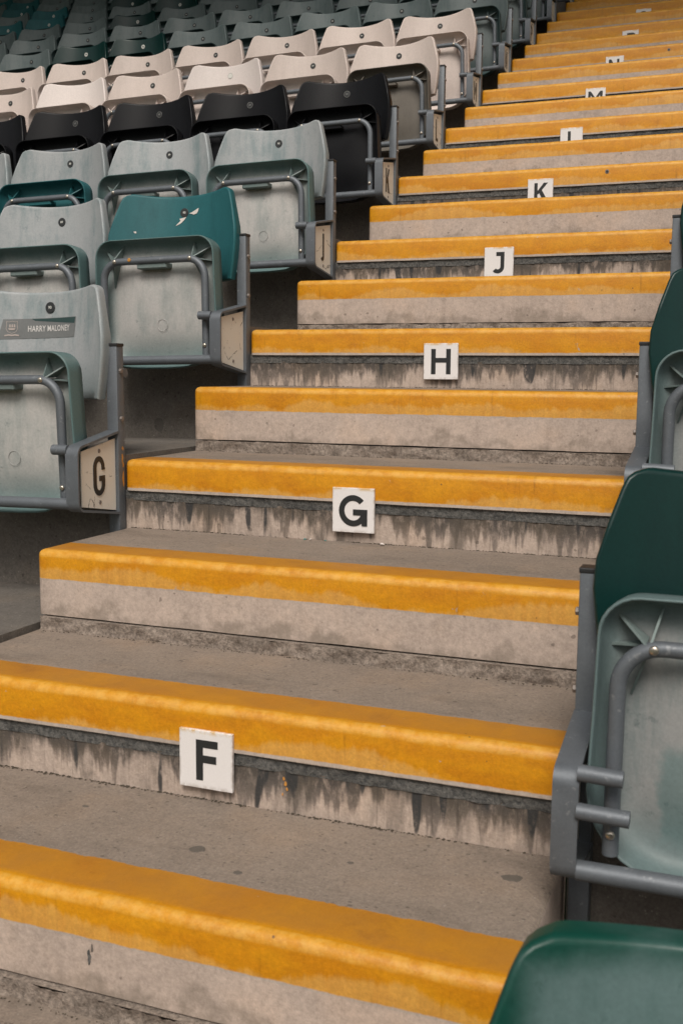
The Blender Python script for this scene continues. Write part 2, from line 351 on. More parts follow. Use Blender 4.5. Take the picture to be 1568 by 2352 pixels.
M['s_bottle'] = mk_seat('bottle_green_seat_plastic', (0.005, 0.034, 0.031), (0.003, 0.022, 0.022), 0.5, 0.34, 0.1, 0.4)
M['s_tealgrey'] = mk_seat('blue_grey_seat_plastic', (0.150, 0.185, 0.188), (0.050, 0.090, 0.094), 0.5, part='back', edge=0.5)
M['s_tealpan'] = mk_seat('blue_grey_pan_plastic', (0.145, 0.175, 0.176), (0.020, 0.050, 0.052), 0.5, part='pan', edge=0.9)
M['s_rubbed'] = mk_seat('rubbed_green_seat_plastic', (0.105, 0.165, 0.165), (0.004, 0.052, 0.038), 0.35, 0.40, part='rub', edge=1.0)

# ------------------------------------------------------------------ mesh helpers
def mesh_obj(name, bm, mat, parent=None, smooth=None, col=COL):
    me = bpy.data.meshes.new(name); bm.normal_update(); bm.to_mesh(me); bm.free()
    if smooth is not None:
        for p in me.polygons: p.use_smooth = True
        if smooth < 3: me.set_sharp_from_angle(angle=smooth)
    if mat: me.materials.append(mat)
    return link(name, me, parent)
def link(name, me, parent=None, mat=None):
    o = bpy.data.objects.new(name, me); COL.objects.link(o)
    if parent: o.parent = parent
    if mat and o.material_slots:
        o.material_slots[0].link = 'OBJECT'; o.material_slots[0].material = mat
    return o
def empty(name, loc, label, cat, group=None, rot=(0, 0, 0)):
    o = bpy.data.objects.new(name, None); COL.objects.link(o); o.location = loc; o.rotation_euler = rot
    o.empty_display_size = 0.05
    return tag(o, label, cat, group)
def tag(o, label, cat, group=None):
    o['label'] = label; o['category'] = cat
    if group: o['group'] = group
    return o
def box(bm, x0, x1, y0, y1, z0, z1, bev=0.0, seg=2):
    vs = [bm.verts.new(c) for c in ((x0,y0,z0),(x1,y0,z0),(x1,y1,z0),(x0,y1,z0),(x0,y0,z1),(x1,y0,z1),(x1,y1,z1),(x0,y1,z1))]
    fs = [bm.faces.new([vs[i] for i in f]) for f in ((3,2,1,0),(4,5,6,7),(0,1,5,4),(1,2,6,5),(2,3,7,6),(3,0,4,7))]
    if bev:
        es = list({e for f in fs for e in f.edges})
        bmesh.ops.bevel(bm, geom=es, offset=bev, segments=seg, profile=0.5, affect='EDGES')
def tube(bm, pts, r, n=10, cap=True, closed=False):
    pts = [Vector(p) for p in pts]; rings = []
    up0 = None
    for i, p in enumerate(pts):
        t = ((pts[min(i+1, len(pts)-1)]-p).normalized()+(p-pts[max(i-1, 0)]).normalized()).normalized()
        if up0 is None:
            a = Vector((0, 1, 0)) if abs(t.y) < 0.8 else Vector((0, 0, 1))
        else: a = up0
        b = t.cross(a).normalized(); a = b.cross(t).normalized(); up0 = a
        rings.append([bm.verts.new(p+(a*math.cos(2*PI*k/n)+b*math.sin(2*PI*k/n))*r) for k in range(n)])
    for r0, r1 in zip(rings, rings[1:]):
        for k in range(n):
            bm.faces.new((r0[k], r0[(k+1) % n], r1[(k+1) % n], r1[k]))
    if cap:
        bm.faces.new(rings[0][::-1]); bm.faces.new(rings[-1])
def loft(bm, loops, close=True):
    L = [[bm.verts.new(p) for p in lp] for lp in loops]; n = len(L[0])
    for a, b in zip(L, L[1:]):
        for k in range(n if close else n-1):
            j = (k+1) % n
            bm.faces.new((a[k], a[j], b[j], b[k]))
    return L
def poly_prism(bm, pts, f0, f1):
    """pts 2D polygon; f0/f1 map (u,v) to the back/front 3D points"""
    a = [bm.verts.new(f0(*p)) for p in pts]; b = [bm.verts.new(f1(*p)) for p in pts]
    n = len(pts)
    bm.faces.new(b); bm.faces.new(a[::-1])
    for k in range(n):
        j = (k+1) % n
        bm.faces.new((a[k], a[j], b[j], b[k]))

# ------------------------------------------------------------------ the stand: tiers, half steps, paint
b_, r_, d1, d2, LIP, BED = 0.1729, 0.1677, 0.3556, 0.3493, 0.0760, 0.031
D, H, AW = d1+d2, b_+r_, 1.2
TILT = 0.018                         # the left section falls away slightly from the aisle
K0, K1 = -4, 17
letters = {-2: 'E', -1: 'F', 0: 'G', 1: 'H', 2: 'J', 3: 'K', 4: 'L', 5: 'M', 6: 'N', 7: 'P', 8: 'Q', 9: 'R'}

def wob(x, a, s):
    return (mnoise.noise(Vector((x*9.0, s*7.3, a)))*0.6+mnoise.noise(Vector((x*31.0, s*3.1, a+5)))*0.4)

def slab_parts(x0, x1, y1, zb, bev, ynose, znose, seed, cuts=24, cuty=None):
    """bevelled slab [x0,x1]x[0,y1]x[zb,0] split into a nosing skin and the rest"""
    bm = bmesh.new(); box(bm, x0, x1, 0, y1, zb, 0)
    bm.edges.ensure_lookup_table()
    top = [e for e in bm.edges if all(abs(v.co.z) < 1e-6 for v in e.verts) and all(v.co.y < 1e-6 for v in e.verts)]
    side = [e for e in bm.edges if (all(abs(v.co.z) < 1e-6 for v in e.verts) or all(v.co.y < 1e-6 for v in e.verts))
            and abs(e.verts[0].co.x-e.verts[1].co.x) < 1e-6 and not (all(v.co.z < zb+1e-6 for v in e.verts))]
    bmesh.ops.bevel(bm, geom=list(set(top+side)), offset=bev, segments=3, profile=0.5, affect='EDGES')
    def cut(co, no):
        g = bm.verts[:]+bm.edges[:]+bm.faces[:]
        bmesh.ops.bisect_plane(bm, geom=g, plane_co=co, plane_no=no)
    cut((0, ynose, 0), (0, 1, 0)); cut((0, 0, znose), (0, 0, 1))
    for i in range(1, cuts):
        cut((x0+(x1-x0)*i/cuts, 0, 0), (1, 0, 0))
    for v in bm.verts:
        if v.co.y < bev*1.5 and v.co.z > -bev*1.5:
            v.co.z += wob(v.co.x, 0.3, seed)*0.0016; v.co.y += wob(v.co.x, 1.7, seed)*0.0016
        if v.co.z < zb+1e-5: v.co.z += wob(v.co.x, 2.9, seed)*0.0016
    nose = bm.copy()
    def is_nose(f):
        c = f.calc_center_median(); return c.y < ynose-1e-5 and c.z > znose+1e-5
    bmesh.ops.delete(bm, geom=[f for f in bm.faces if is_nose(f)], context='FACES')
    bmesh.ops.delete(nose, geom=[f for f in nose.faces if not is_nose(f)], context='FACES')
    return bm, nose

def strip(x0, x1, y, z0, z1, seed, amp, nx=160, nz=4):
    """rough vertical mortar face standing at y, between z0 and z1"""
    bm = bmesh.new(); g = []
    for j in range(nz+1):
        row = []
        for i in range(nx+1):
            x = x0+(x1-x0)*i/nx; z = z0+(z1-z0)*j/nz
            dy = mnoise.noise(Vector((x*40, z*60, seed*3.7)))*amp+mnoise.noise(Vector((x*130, z*160, seed)))*amp*0.7
            if j in (0, nz): z += mnoise.noise(Vector((x*22, j, seed)))*amp*0.5
            row.append(bm.verts.new((x, y+dy, z)))
        g.append(row)
    for j in range(nz):
        for i in range(nx): bm.faces.new((g[j][i], g[j][i+1], g[j+1][i+1], g[j+1][i]))
    return bm

def quadmesh(quads):
    bm = bmesh.new()
    for q in quads: bm.faces.new([bm.verts.new(p) for p in q])
    bmesh.ops.remove_doubles(bm, verts=bm.verts, dist=1e-5)
    return bm

DY = D+0.03
for k in range(K0, K1+1):
    seed = random.random()
    root = bpy.data.objects.new('terrace_tier', None); COL.objects.link(root); root.location = (0, k*D, k*H); root['kind'] = 'structure'
    vis = -2 <= k <= 11
    body, nose = slab_parts(0, AW, DY, -LIP, 0.014, 0.107, -LIP+0.0006, k+0.37, 30 if vis else 2)
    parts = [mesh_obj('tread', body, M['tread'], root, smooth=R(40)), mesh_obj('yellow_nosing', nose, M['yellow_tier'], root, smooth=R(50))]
    parts.append(mesh_obj('mortar_joint', strip(-0.002, AW+0.002, 0.0058, -0.0990, -LIP+0.002, k+0.1, 0.0028, 150 if vis else 4, 3), M['joint'], root, smooth=R(80)))
    parts.append(mesh_obj('riser', strip(-0.002, AW+0.002, 0.0072, -H-0.002, -0.0945, k+0.6, 0.0012, 120 if vis else 4, 6), M['stained'], root, smooth=R(80)))
    # seating terrace either side of the aisle (bare concrete)
    XL, XR = -9.5, 4.6
    zl = 0.010
    def zt(x): return zl+TILT*x
    q = []
    xs = [-0.004, -1.5, -3.5, -6.5, XL]
    for a, c in zip(xs, xs[1:]):
        q.append(((c, 0.009, zt(c)), (a, 0.009, zt(a)), (a, DY, zt(a)), (c, DY, zt(c))))
        q.append(((c, 0.009, zt(c)-H-0.05), (a, 0.009, zt(a)-H-0.05), (a, 0.009, zt(a)), (c, 0.009, zt(c))))
    q.append(((-0.004, 0.009, -H), (-0.004, DY, -H), (-0.004, DY, zt(0)), (-0.004, 0.009, zt(0))))
    a, c = XR, AW+0.004
    q.append(((c, 0.009, 0), (a, 0.009, 0), (a, DY, 0), (c, DY, 0)))
    q.append(((c, 0.009, -H-0.02), (a, 0.009, -H-0.02), (a, 0.009, 0), (c, 0.009, 0)))
    parts.append(mesh_obj('side_terrace', quadmesh(q), M['terrace'], root))
    for p in parts: p.color = (seed, 0, 0, 1)

where = {-1: 'below the plate lettered F', 0: 'below the plate lettered G', 1: 'below the plate lettered H', 2: 'below the plate lettered J',
         3: 'below the plate lettered K', 4: 'below the plate lettered L', 5: 'below the plate lettered M', 6: 'below the plate lettered N',
         7: 'below the plate lettered P', 8: 'below the highest white plate', 9: 'just above the highest white plate', 10: 'second step up beyond the highest white plate',
         11: 'third step up beyond the highest white plate', -2: 'lowest of the aisle, in the foreground'}
for k in range(-2, 12):
    seed = random.random()
    root = empty('half_step', (0, k*D-d1, k*H-r_), 'concrete half step with yellow nosing, ' + where[k], 'step', 'half steps of the aisle stairs')
    body, nose = slab_parts(0, AW, d1+0.006, -b_+BED, 0.014, 0.107, -0.066, k+0.81, 30)
    for f in body.faces: f.material_index = 0
    parts = []
    up = body.copy()
    bmesh.ops.delete(up, geom=[f for f in up.faces if f.normal.z < 0.7], context='FACES')
    bmesh.ops.delete(body, geom=[f for f in body.faces if f.normal.z >= 0.7], context='FACES')
    parts.append(mesh_obj('tread', up, M['tread'], root, smooth=R(40)))
    parts.append(mesh_obj('riser', body, M['riser'], root, smooth=R(40)))
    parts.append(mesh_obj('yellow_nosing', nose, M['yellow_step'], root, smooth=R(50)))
    bed = strip(0.012, AW-0.006, -0.012, -b_-0.002, -b_+BED-0.003, k+0.2, 0.0055, 220, 5)
    bmesh.ops.recalc_face_normals(bed, faces=bed.faces)
    # shelf of squeezed out mortar back under the block
    bed2 = [(0.012, -0.010, -b_+BED-0.004), (AW-0.006, -0.010, -b_+BED-0.004), (AW-0.006, 0.05, -b_+BED-0.0025), (0.012, 0.05, -b_+BED-0.0025)]
    bed.faces.new([bed.verts.new(p) for p in bed2])
    parts.append(mesh_obj('mortar_bed', bed, M['bed'], root, smooth=R(80)))
    for p in parts: p.color = (seed, 0, 0, 1)

# ------------------------------------------------------------------ lettering outlines (unit: plate width 1, origin lower left of glyph)
def arc(cx, cy, rx, ry, a0, a1, n):
    return [(cx+rx*math.cos(R(a0+(a1-a0)*i/n)), cy+ry*math.sin(R(a0+(a1-a0)*i/n))) for i in range(n+1)]
def band(outer, inner): return [outer[i:i+2]+inner[i:i+2][::-1] for i in range(len(outer)-1)]
def rect(x0, y0, x1, y1): return [(x0, y0), (x1, y0), (x1, y1), (x0, y1)]
def glyph(ch, w, h, t):
    """list of convex polygons"""
    if ch == 'F': return [rect(0, 0, t, h), rect(t, h-t, w, h), rect(t, h*0.44, w*0.93, h*0.44+t)]
    if ch == 'E': return [rect(0, 0, t, h), rect(t, h-t, w, h), rect(t, h*0.44, w*0.93, h*0.44+t), rect(t, 0, w, t)]
    if ch == 'H': return [rect(0, 0, t, h), rect(w-t, 0, w, h), rect(t, h*0.46, w-t, h*0.46+t)]
    if ch == 'L': return [rect(0, 0, t, h), rect(t, 0, w, t)]
    if ch == 'I': return [rect(0, 0, t, h)]
    if ch == 'J':
        r = w*0.5
        return [rect(w-t, r, w, h), rect(w*0.36, h-t, w-t, h)] + band(arc(w-r, r, r, r, 0, -140, 12), arc(w-r, r, r-t, r-t, 0, -140, 12))
    if ch == 'j':
        r = w*0.5
        return [rect(w-t, r, w, h)] + band(arc(w-r, r, r, r, 0, -150, 12), arc(w-r, r, r-t, r-t, 0, -150, 12))
    if ch == 'K':
        return [rect(0, 0, t, h), [(t, h*0.40), (t+t*0.2, h*0.40-t*0.1), (w, h), (w-t*1.25, h), (t, h*0.40+t*0.9)],
                [(t+t*0.35, h*0.50), (w-t*1.3, 0), (w+t*0.05, 0), (t+t*1.25, h*0.62)]]
    if ch == 'M':
        return [rect(0, 0, t, h), rect(w-t, 0, w, h), [(t, h), (t, h-t*1.5), (w/2, h*0.28), (w/2, h*0.28+t*1.5)], [(w-t, h), (w/2, h*0.28+t*1.5), (w/2, h*0.28), (w-t, h-t*1.5)]]
    if ch == 'N':
        return [rect(0, 0, t, h), rect(w-t, 0, w, h), [(t, h), (t, h-t*1.4), (w-t, 0), (w-t, t*1.4)]]
    if ch == 'P' or ch == 'R':
        r = h*0.28; o = arc(w-r, h-r, r, r, 90, -90, 12); i = arc(w-r, h-r, r-t, r-t, 90, -90, 12)
        g = [rect(0, 0, t, h), rect(t, h-t, w-r, h), rect(t, h-2*r, w-r, h-2*r+t)] + band(o, i)
        if ch == 'R': g.append([(w*0.45, h-2*r), (w-t*1.2, 0), (w, 0), (w*0.45+t*1.1, h-2*r)])
        return g
    if ch == 'G':
        rx, ry = w/2, h/2
        return band(arc(rx, ry, rx, ry, 42, 360, 30), arc(rx, ry, rx-t, ry-t, 42, 360, 30)) + \
            [rect(w*0.50, ry-t*0.75, w, ry+t*0.25), rect(w-t, 0.02*h, w, ry-t*0.75)]
    if ch == 'g':                    # narrow signwriter's G
        rx = w/2; ry = h*0.30
        o = arc(rx, h-ry, rx, ry, 0, 180, 12)+arc(rx, ry, rx, ry, 180, 360, 12); i = arc(rx, h-ry, rx-t, ry-t, 0, 180, 12)+arc(rx, ry, rx-t, ry-t, 180, 360, 12)
        return band(o, i)+[rect(w-t, ry, w, h*0.5), rect(w*0.52, h*0.5-t, w-t, h*0.5), rect(w-t, h-ry-t*0.4, w, h-ry)]
    if ch == 'Q' or ch == 'O':
        rx, ry = w/2, h/2
        return band(arc(rx, ry, rx, ry, 0, 360, 32), arc(rx, ry, rx-t, ry-t, 0, 360, 32))
    return []

# row letter plates on the upstands
GW = {'F': (0.041, 0.032), 'G': (0.068, 0.016), 'H': (0.057, 0.022), 'J': (0.044, 0.025), 'K': (0.054, 0.026), 'L': (0.040, 0.034), 'M': (0.072, 0.014),
      'N': (0.058, 0.018), 'P': (0.052, 0.030), 'Q': (0.068, 0.016), 'R': (0.050, 0.028)}
for k in range(-1, 9):
    ch = letters[k]
    half = ', lower part hidden' if k >= 3 else ''
    lab = f'square white plate with black letter {ch} on the stair riser{half}'
    if k >= 8: lab = 'highest white plate on the stairs, only its blank top edge showing'
    x0 = 0.550-0.0010*max(0, k)
    root = empty('row_letter_plate', (x0, k*D-0.004, k*H-0.042), lab, 'sign', 'row letter plates on the stairs', (0, R(random.uniform(-0.4, 0.4)), 0))
    bm = bmesh.new(); box(bm, 0, 0.1, -0.0035, 0.0035, -0.1015, 0, 0.0008, 1)
    mesh_obj('plate', bm, M['plate'], root)
    w, gx = GW[ch]
    bm = bmesh.new()
    for q, poly in enumerate(glyph(ch, w, 0.071, 0.0132 if ch not in 'MN' else 0.0125)):
        poly_prism(bm, [(gx+u, -0.087+v) for u, v in poly], lambda u, v: (u, -0.0033, v), lambda u, v: (u, -0.0041-0.00003*q, v))
    bmesh.ops.recalc_face_normals(bm, faces=bm.faces)
    mesh_obj('letter', bm, M['ink'], root)
    # two dabs of mortar adhesive hold the plate off the recessed upstand
    bm = bmesh.new(); box(bm, 0.02, 0.04, 0.0035, 0.018, -0.09, -0.06); box(bm, 0.06, 0.08, 0.0035, 0.018, -0.09, -0.06)
    mesh_obj('adhesive_pad', bm, M['joint'], root)

# ------------------------------------------------------------------ seats
PITCH, C0 = 0.4525, -0.235
def back_w(z):
    pts = [(0.150, 0.198), (0.20, 0.209), (0.26, 0.216), (0.30, 0.214), (0.35, 0.201), (0.395, 0.187), (0.410, 0.181), (0.417, 0.172), (0.4215, 0.158)]
    for (z0, w0), (z1, w1) in zip(pts, pts[1:]):
        if z <= z1: return w0+(w1-w0)*max(0, (z-z0)/(z1-z0))
    return pts[-1][1]
def back_y(x, z):
    return 0.034-0.080*(abs(x)/0.205)**2.0+0.10*(z-0.29)+0.10*max(0.0, 0.20-z)**1.0*0.3
def top_dip(x): return -0.012*(1-(x/0.15)**2) if abs(x) < 0.15 else 0.0
def make_back():
    zs = [0.150, 0.17, 0.20, 0.23, 0.26, 0.28, 0.30, 0.325, 0.35, 0.37, 0.395, 0.404, 0.411, 0.417, 0.4215]
    ns = 20; bm = bmesh.new(); g = []
    def pt(s, z):
        w = back_w(z); x = w*s
        k = max(0, (z-0.33)/0.09)
        return Vector((x, back_y(x, z), z+top_dip(x)*min(1, k)))
    ss = [math.sin(PI/2*(-1+2*i/ns)) for i in range(ns+1)]
    for z in zs: g.append([bm.verts.new(pt(s, z)) for s in ss])
    for j in range(len(zs)-1):
        for i in range(ns): bm.faces.new((g[j][i], g[j][i+1], g[j+1][i+1], g[j+1][i]))
    loop = g[0][:]+[g[j][-1] for j in range(1, len(zs))]+g[-1][::-1][1:]+[g[j][0] for j in range(len(zs)-2, 0, -1)]
    cen = Vector((0, 0.03, 0.285))
    prev = loop
    for out, dy in ((0.0030, 0.0012), (0.0048, 0.0048), (0.0052, 0.010), (0.0040, 0.030)):
        cur = []
        for v in loop:
            d = v.co-cen; d.y = 0; d.normalize()
            bulge = 1.0+0.35*math.exp(-((v.co.z-0.27)/0.06)**2)
            cur.append(bm.verts.new(v.co+d*out+Vector((0, dy*bulge, 0))))
        n = len(loop)
        for i in range(n):
            j = (i+1) % n; bm.faces.new((prev[j], prev[i], cur[i], cur[j]))
        prev = cur
    # rear face a little in front of the flange edge, so the shell is hollow like the real one
    inner = [bm.verts.new(v.co+Vector((-v.co.x*0.02, 0, (0.285-v.co.z)*0.02))) for v in prev]
    back = [bm.verts.new(l.co+Vector((-l.co.x*0.025, 0.0045, (0.285-l.co.z)*0.025))) for l in loop]
    n = len(loop)
    for i in range(n):
        j = (i+1) % n
        bm.faces.new((prev[j], prev[i], inner[i], inner[j])); bm.faces.new((inner[j], inner[i], back[i], back[j]))
    ctr = [[bm.verts.new(g[jj][ii].co*1.0+Vector((-g[jj][ii].co.x*0.025, 0.0045, 0))) for ii in range(ns+1)] for jj in range(0, len(zs), 7)]
    for a, c in zip(ctr, ctr[1:]):
        for i in range(ns): bm.faces.new((a[i+1], a[i], c[i], c[i+1]))
    bmesh.ops.recalc_face_normals(bm, faces=bm.faces)
    me = bpy.data.meshes.new('backrest'); bm.to_mesh(me); bm.free()
    for p in me.polygons: p.use_smooth = True
    me.set_sharp_from_angle(angle=R(55)); me.materials.append(M['s_grey']); return me

PZ0, PZ1, PW, PY = -0.112, 0.268, 0.199, -0.158
def rloop(inset, y, lean=0.10):
    w, z0, z1 = PW-inset, PZ0+inset, PZ1-inset
    rt, rb = max(0.052-inset*0.6, 0.012), max(0.115-inset*0.6, 0.03)
    pts = []
    def corner(cx, cz, r, a0, n):
        for i in range(n+1):
            a = R(a0+90*i/n); pts.append((cx+r*math.cos(a), cz+r*math.sin(a)))
    corner(w-rt, z1-rt, rt, 0, 7); 
    pts.append((w*0.4, z1)); pts.append((-w*0.4, z1))
    corner(-w+rt, z1-rt, rt, 90, 7)
    pts.append((-w, (z1+z0)/2+0.03))
    corner(-w+rb, z0+rb, rb, 180, 7)
    pts.append((-w*0.2, z0-0.002)); pts.append((w*0.2, z0-0.002))
    corner(w-rb, z0+rb, rb, 270, 7)
    pts.append((w, (z1+z0)/2+0.03))
    out = []
    for x, z in pts:
        wide = 1.0+0.035*math.exp(-((z-0.02)/0.09)**2)
        out.append((x*wide, y+lean*(z-0.0)*0.14, z))
    return out
def make_pan():
    bm = bmesh.new()
    prof = [(0.012, 0.062), (0.004, 0.058), (0.002, 0.036), (0.000, 0.004), (0.0006, 0.0008), (0.0018, 0.0), (0.0036, 0.0006), (0.0046, 0.004), (0.0065, 0.014), (0.010, 0.026), (0.018, 0.037), (0.030, 0.042), (0.050, 0.042), (0.075, 0.036), (0.105, 0.030), (0.133, 0.027)]
    L = loft(bm, [rloop(a, PY+y) for a, y in prof])
    c = bm.verts.new((0, PY+0.0255, (PZ0+PZ1)/2)); n = len(L[-1])
    for i in range(n): bm.faces.new((L[-1][i], L[-1][(i+1) % n], c))
    bm.faces.new(L[0][::-1])                                  # sitting surface (turned to the backrest)
    # moulding boss and the two round gate marks on the underside
    bmesh.ops.recalc_face_normals(bm, faces=bm.faces)
    me = bpy.data.meshes.new('seat_pan'); bm.to_mesh(me); bm.free()
    for p in me.polygons: p.use_smooth = True
    me.set_sharp_from_angle(angle=R(60)); me.materials.append(M['s_pan']); return me
TR, TX, TZ = 0.0108, 0.170, 0.203
TY = PY+0.004
def make_frame():
    bm = bmesh.new(); pts = [(-TX, TY-0.006, -0.078), (-TX, TY-0.004, 0.02)]
    rr = 0.055
    for i in range(9): a = R(180-90*i/8); pts.append((-TX+rr+rr*math.cos(a), TY, TZ-rr+rr*math.sin(a)))
    pts += [(x, y, z) for x, y, z in ((TX-rr+rr*math.cos(R(90-90*i/8)), TY, TZ-rr+rr*math.sin(R(90-90*i/8))) for i in range(9))]
    pts += [(TX, TY-0.004, 0.02), (TX, TY-0.006, -0.078)]
    tube(bm, pts, TR, 12)
    me = bpy.data.meshes.new('tube_frame'); bm.normal_update(); bm.to_mesh(me); bm.free()
    for p in me.polygons: p.use_smooth = True
    me.set_sharp_from_angle(angle=R(50)); me.materials.append(M['galv']); return me
SX, SZ = 0.132, 0.204
def make_ribs(sx):
    """four thin gussets round the screw boss"""
    bm = bmesh.new(); cx, cz = sx*SX, SZ
    yb = PY+0.040
    for ang, ln, fy in ((105, 0.050, 0.036), (38, 0.062, 0.038), (-8, 0.062, 0.020), (-72, 0.078, 0.036)):
        a = R(ang) if sx > 0 else R(180-ang)
        dx, dz = math.cos(a), math.sin(a); nx, nz = -dz*0.0016, dx*0.0016
        p0 = (cx+dx*0.006, cz+dz*0.006); p1 = (cx+dx*ln, cz+dz*ln)
        tri = [(p0[0], yb-fy-0.004, p0[1]), (p1[0], yb+0.001, p1[1]), (p0[0], yb+0.003, p0[1])]
        va = [bm.verts.new((x+nx, y, z+nz)) for x, y, z in tri]; vb = [bm.verts.new((x-nx, y, z-nz)) for x, y, z in tri]
        bm.faces.new(va); bm.faces.new(vb[::-1])
        for i in range(3): bm.faces.new((va[i], vb[i], vb[(i+1) % 3], va[(i+1) % 3]))
    bmesh.ops.recalc_face_normals(bm, faces=bm.faces)
    me = bpy.data.meshes.new('rib_cluster'); bm.to_mesh(me); bm.free(); me.materials.append(M['s_pan']); return me
def disc_profile(bm, cx, cy, cz, prof, n=14):
    """lathe about -Y: prof = (radius, height toward -y)"""
    rings = [[bm.verts.new((cx+r*math.cos(2*PI*k/n), cy-h, cz+r*math.sin(2*PI*k/n))) for k in range(n)] for r, h in prof]
    for a, b in zip(rings, rings[1:]):
        for k in range(n): bm.faces.new((a[k], a[(k+1) % n], b[(k+1) % n], b[k]))
    bm.faces.new(rings[-1])
def make_mark():
    bm = bmesh.new(); n = 28; y = PY+0.0262
    for ra, rb, d in ((0.0165, 0.0178, 0.0008),):
        a = [bm.verts.new((0.012+ra*math.cos(2*PI*k/n), y, 0.015+ra*math.sin(2*PI*k/n))) for k in range(n)]
        m_ = [bm.verts.new((0.012+(ra+rb)/2*math.cos(2*PI*k/n), y-d, 0.015+(ra+rb)/2*math.sin(2*PI*k/n))) for k in range(n)]
        b = [bm.verts.new((0.012+rb*math.cos(2*PI*k/n), y+0.0005, 0.015+rb*math.sin(2*PI*k/n))) for k in range(n)]
        for p, q in ((a, m_), (m_, b)):
            for k in range(n): bm.faces.new((p[k], p[(k+1) % n], q[(k+1) % n], q[k]))
    me = bpy.data.meshes.new('mould_mark'); bm.to_mesh(me); bm.free(); me.materials.append(M['s_pan']); return me
def make_stop():
    bm = bmesh.new(); box(bm, -0.055, 0.045, TY-0.003, PY+0.046, TZ-0.024, TZ-0.008, 0.003, 1)
    me = bpy.data.meshes.new('stop_block'); bm.to_mesh(me); bm.free(); me.materials.append(M['s_pan']); return me
def make_screw():
    bm = bmesh.new(); disc_profile(bm, 0, 0, 0, [(0.0065, 0), (0.0063, 0.0015), (0.0052, 0.0030), (0.003, 0.0038)], 12)
    bmesh.ops.recalc_face_normals(bm, faces=bm.faces)
    me = bpy.data.meshes.new('screw'); bm.to_mesh(me); bm.free(); me.materials.append(M['screw'])
    for p in me.polygons: p.use_smooth = True
    return me
def make_cross():
    bm = bmesh.new(); box(bm, -0.0032, 0.0032, -0.0042, -0.0036, -0.0009, 0.0009); box(bm, -0.0009, 0.0009, -0.0042, -0.0036, -0.0032, 0.0032)
    me = bpy.data.meshes.new('screw_recess'); bm.to_mesh(me); bm.free(); me.materials.append(M['slot']); return me
def conform(bm, lift):
    for v in bm.verts:
        v.co.y = back_y(v.co.x, v.co.z)-lift+v.co.y
BX, BZ, BR = 0.000, 0.364, 0.0140
def make_badge():
    bm = bmesh.new(); disc_profile(bm, BX, 0, BZ, [(BR, 0.0), (BR, 0.0010), (BR-0.0006, 0.0014)], 20); conform(bm, 0.0002)
    bmesh.ops.recalc_face_normals(bm, faces=bm.faces)
    me = bpy.data.meshes.new('number_badge'); bm.to_mesh(me); bm.free(); me.materials.append(M['badge']); return me
def flat_text(body, size, bold, cx, cz, lift, parent_surface=True, spacing=1.0, fit_w=None):
    cu = bpy.data.curves.new('lettering', 'FONT'); cu.body = body; cu.size = size; cu.offset = bold; cu.space_character = spacing
    cu.align_x = 'CENTER'; cu.align_y = 'CENTER'; cu.resolution_u = 2
    to = bpy.data.objects.new('lettering', cu); me = bpy.data.meshes.new_from_object(to)
    bpy.data.objects.remove(to); bpy.data.curves.remove(cu)
    bm = bmesh.new(); bm.from_mesh(me); bpy.data.meshes.remove(me)
    k = 1.0
    if fit_w:
        w = max(v.co.x for v in bm.verts)-min(v.co.x for v in bm.verts); k = fit_w/w
    for v in bm.verts: v.co = Vector((cx+v.co.x*k, 0, cz+v.co.y))
    if parent_surface: conform(bm, lift)
    return bm
numcache = {}
def number_mesh(n):
    if n not in numcache:
        bm = flat_text(str(n), 0.0100, 0.0002, BX, BZ, 0.0022); ring = bmesh.new()
        me = bpy.data.meshes.new('badge_number'); bm.to_mesh(me); bm.free(); ring.free()
        me.materials.append(M['badge_white']); numcache[n] = me
    return numcache[n]
def make_ring(r0, r1):
    bm = bmesh.new(); n = 22
    a = [bm.verts.new((BX+r0*math.cos(2*PI*k/n), 0, BZ+r0*math.sin(2*PI*k/n))) for k in range(n)]
    b = [bm.verts.new((BX+r1*math.cos(2*PI*k/n), 0, BZ+r1*math.sin(2*PI*k/n))) for k in range(n)]
    for k in range(n): bm.faces.new((a[k], a[(k+1) % n], b[(k+1) % n], b[k]))
    conform(bm, 0.0020)
    bmesh.ops.recalc_face_normals(bm, faces=bm.faces)
    me = bpy.data.meshes.new('badge_ring'); bm.to_mesh(me); bm.free(); me.materials.append(M['badge_white']); return me

ME = dict(back=make_back(), pan=make_pan(), frame=make_frame(), ribR=make_ribs(1), ribL=make_ribs(-1), screw=make_screw(), mark=make_mark(), stop=make_stop(), cross=make_cross(), badge=make_badge(), ring=make_ring(0.0122, 0.0134), wring=make_ring(0.0050, 0.0134))

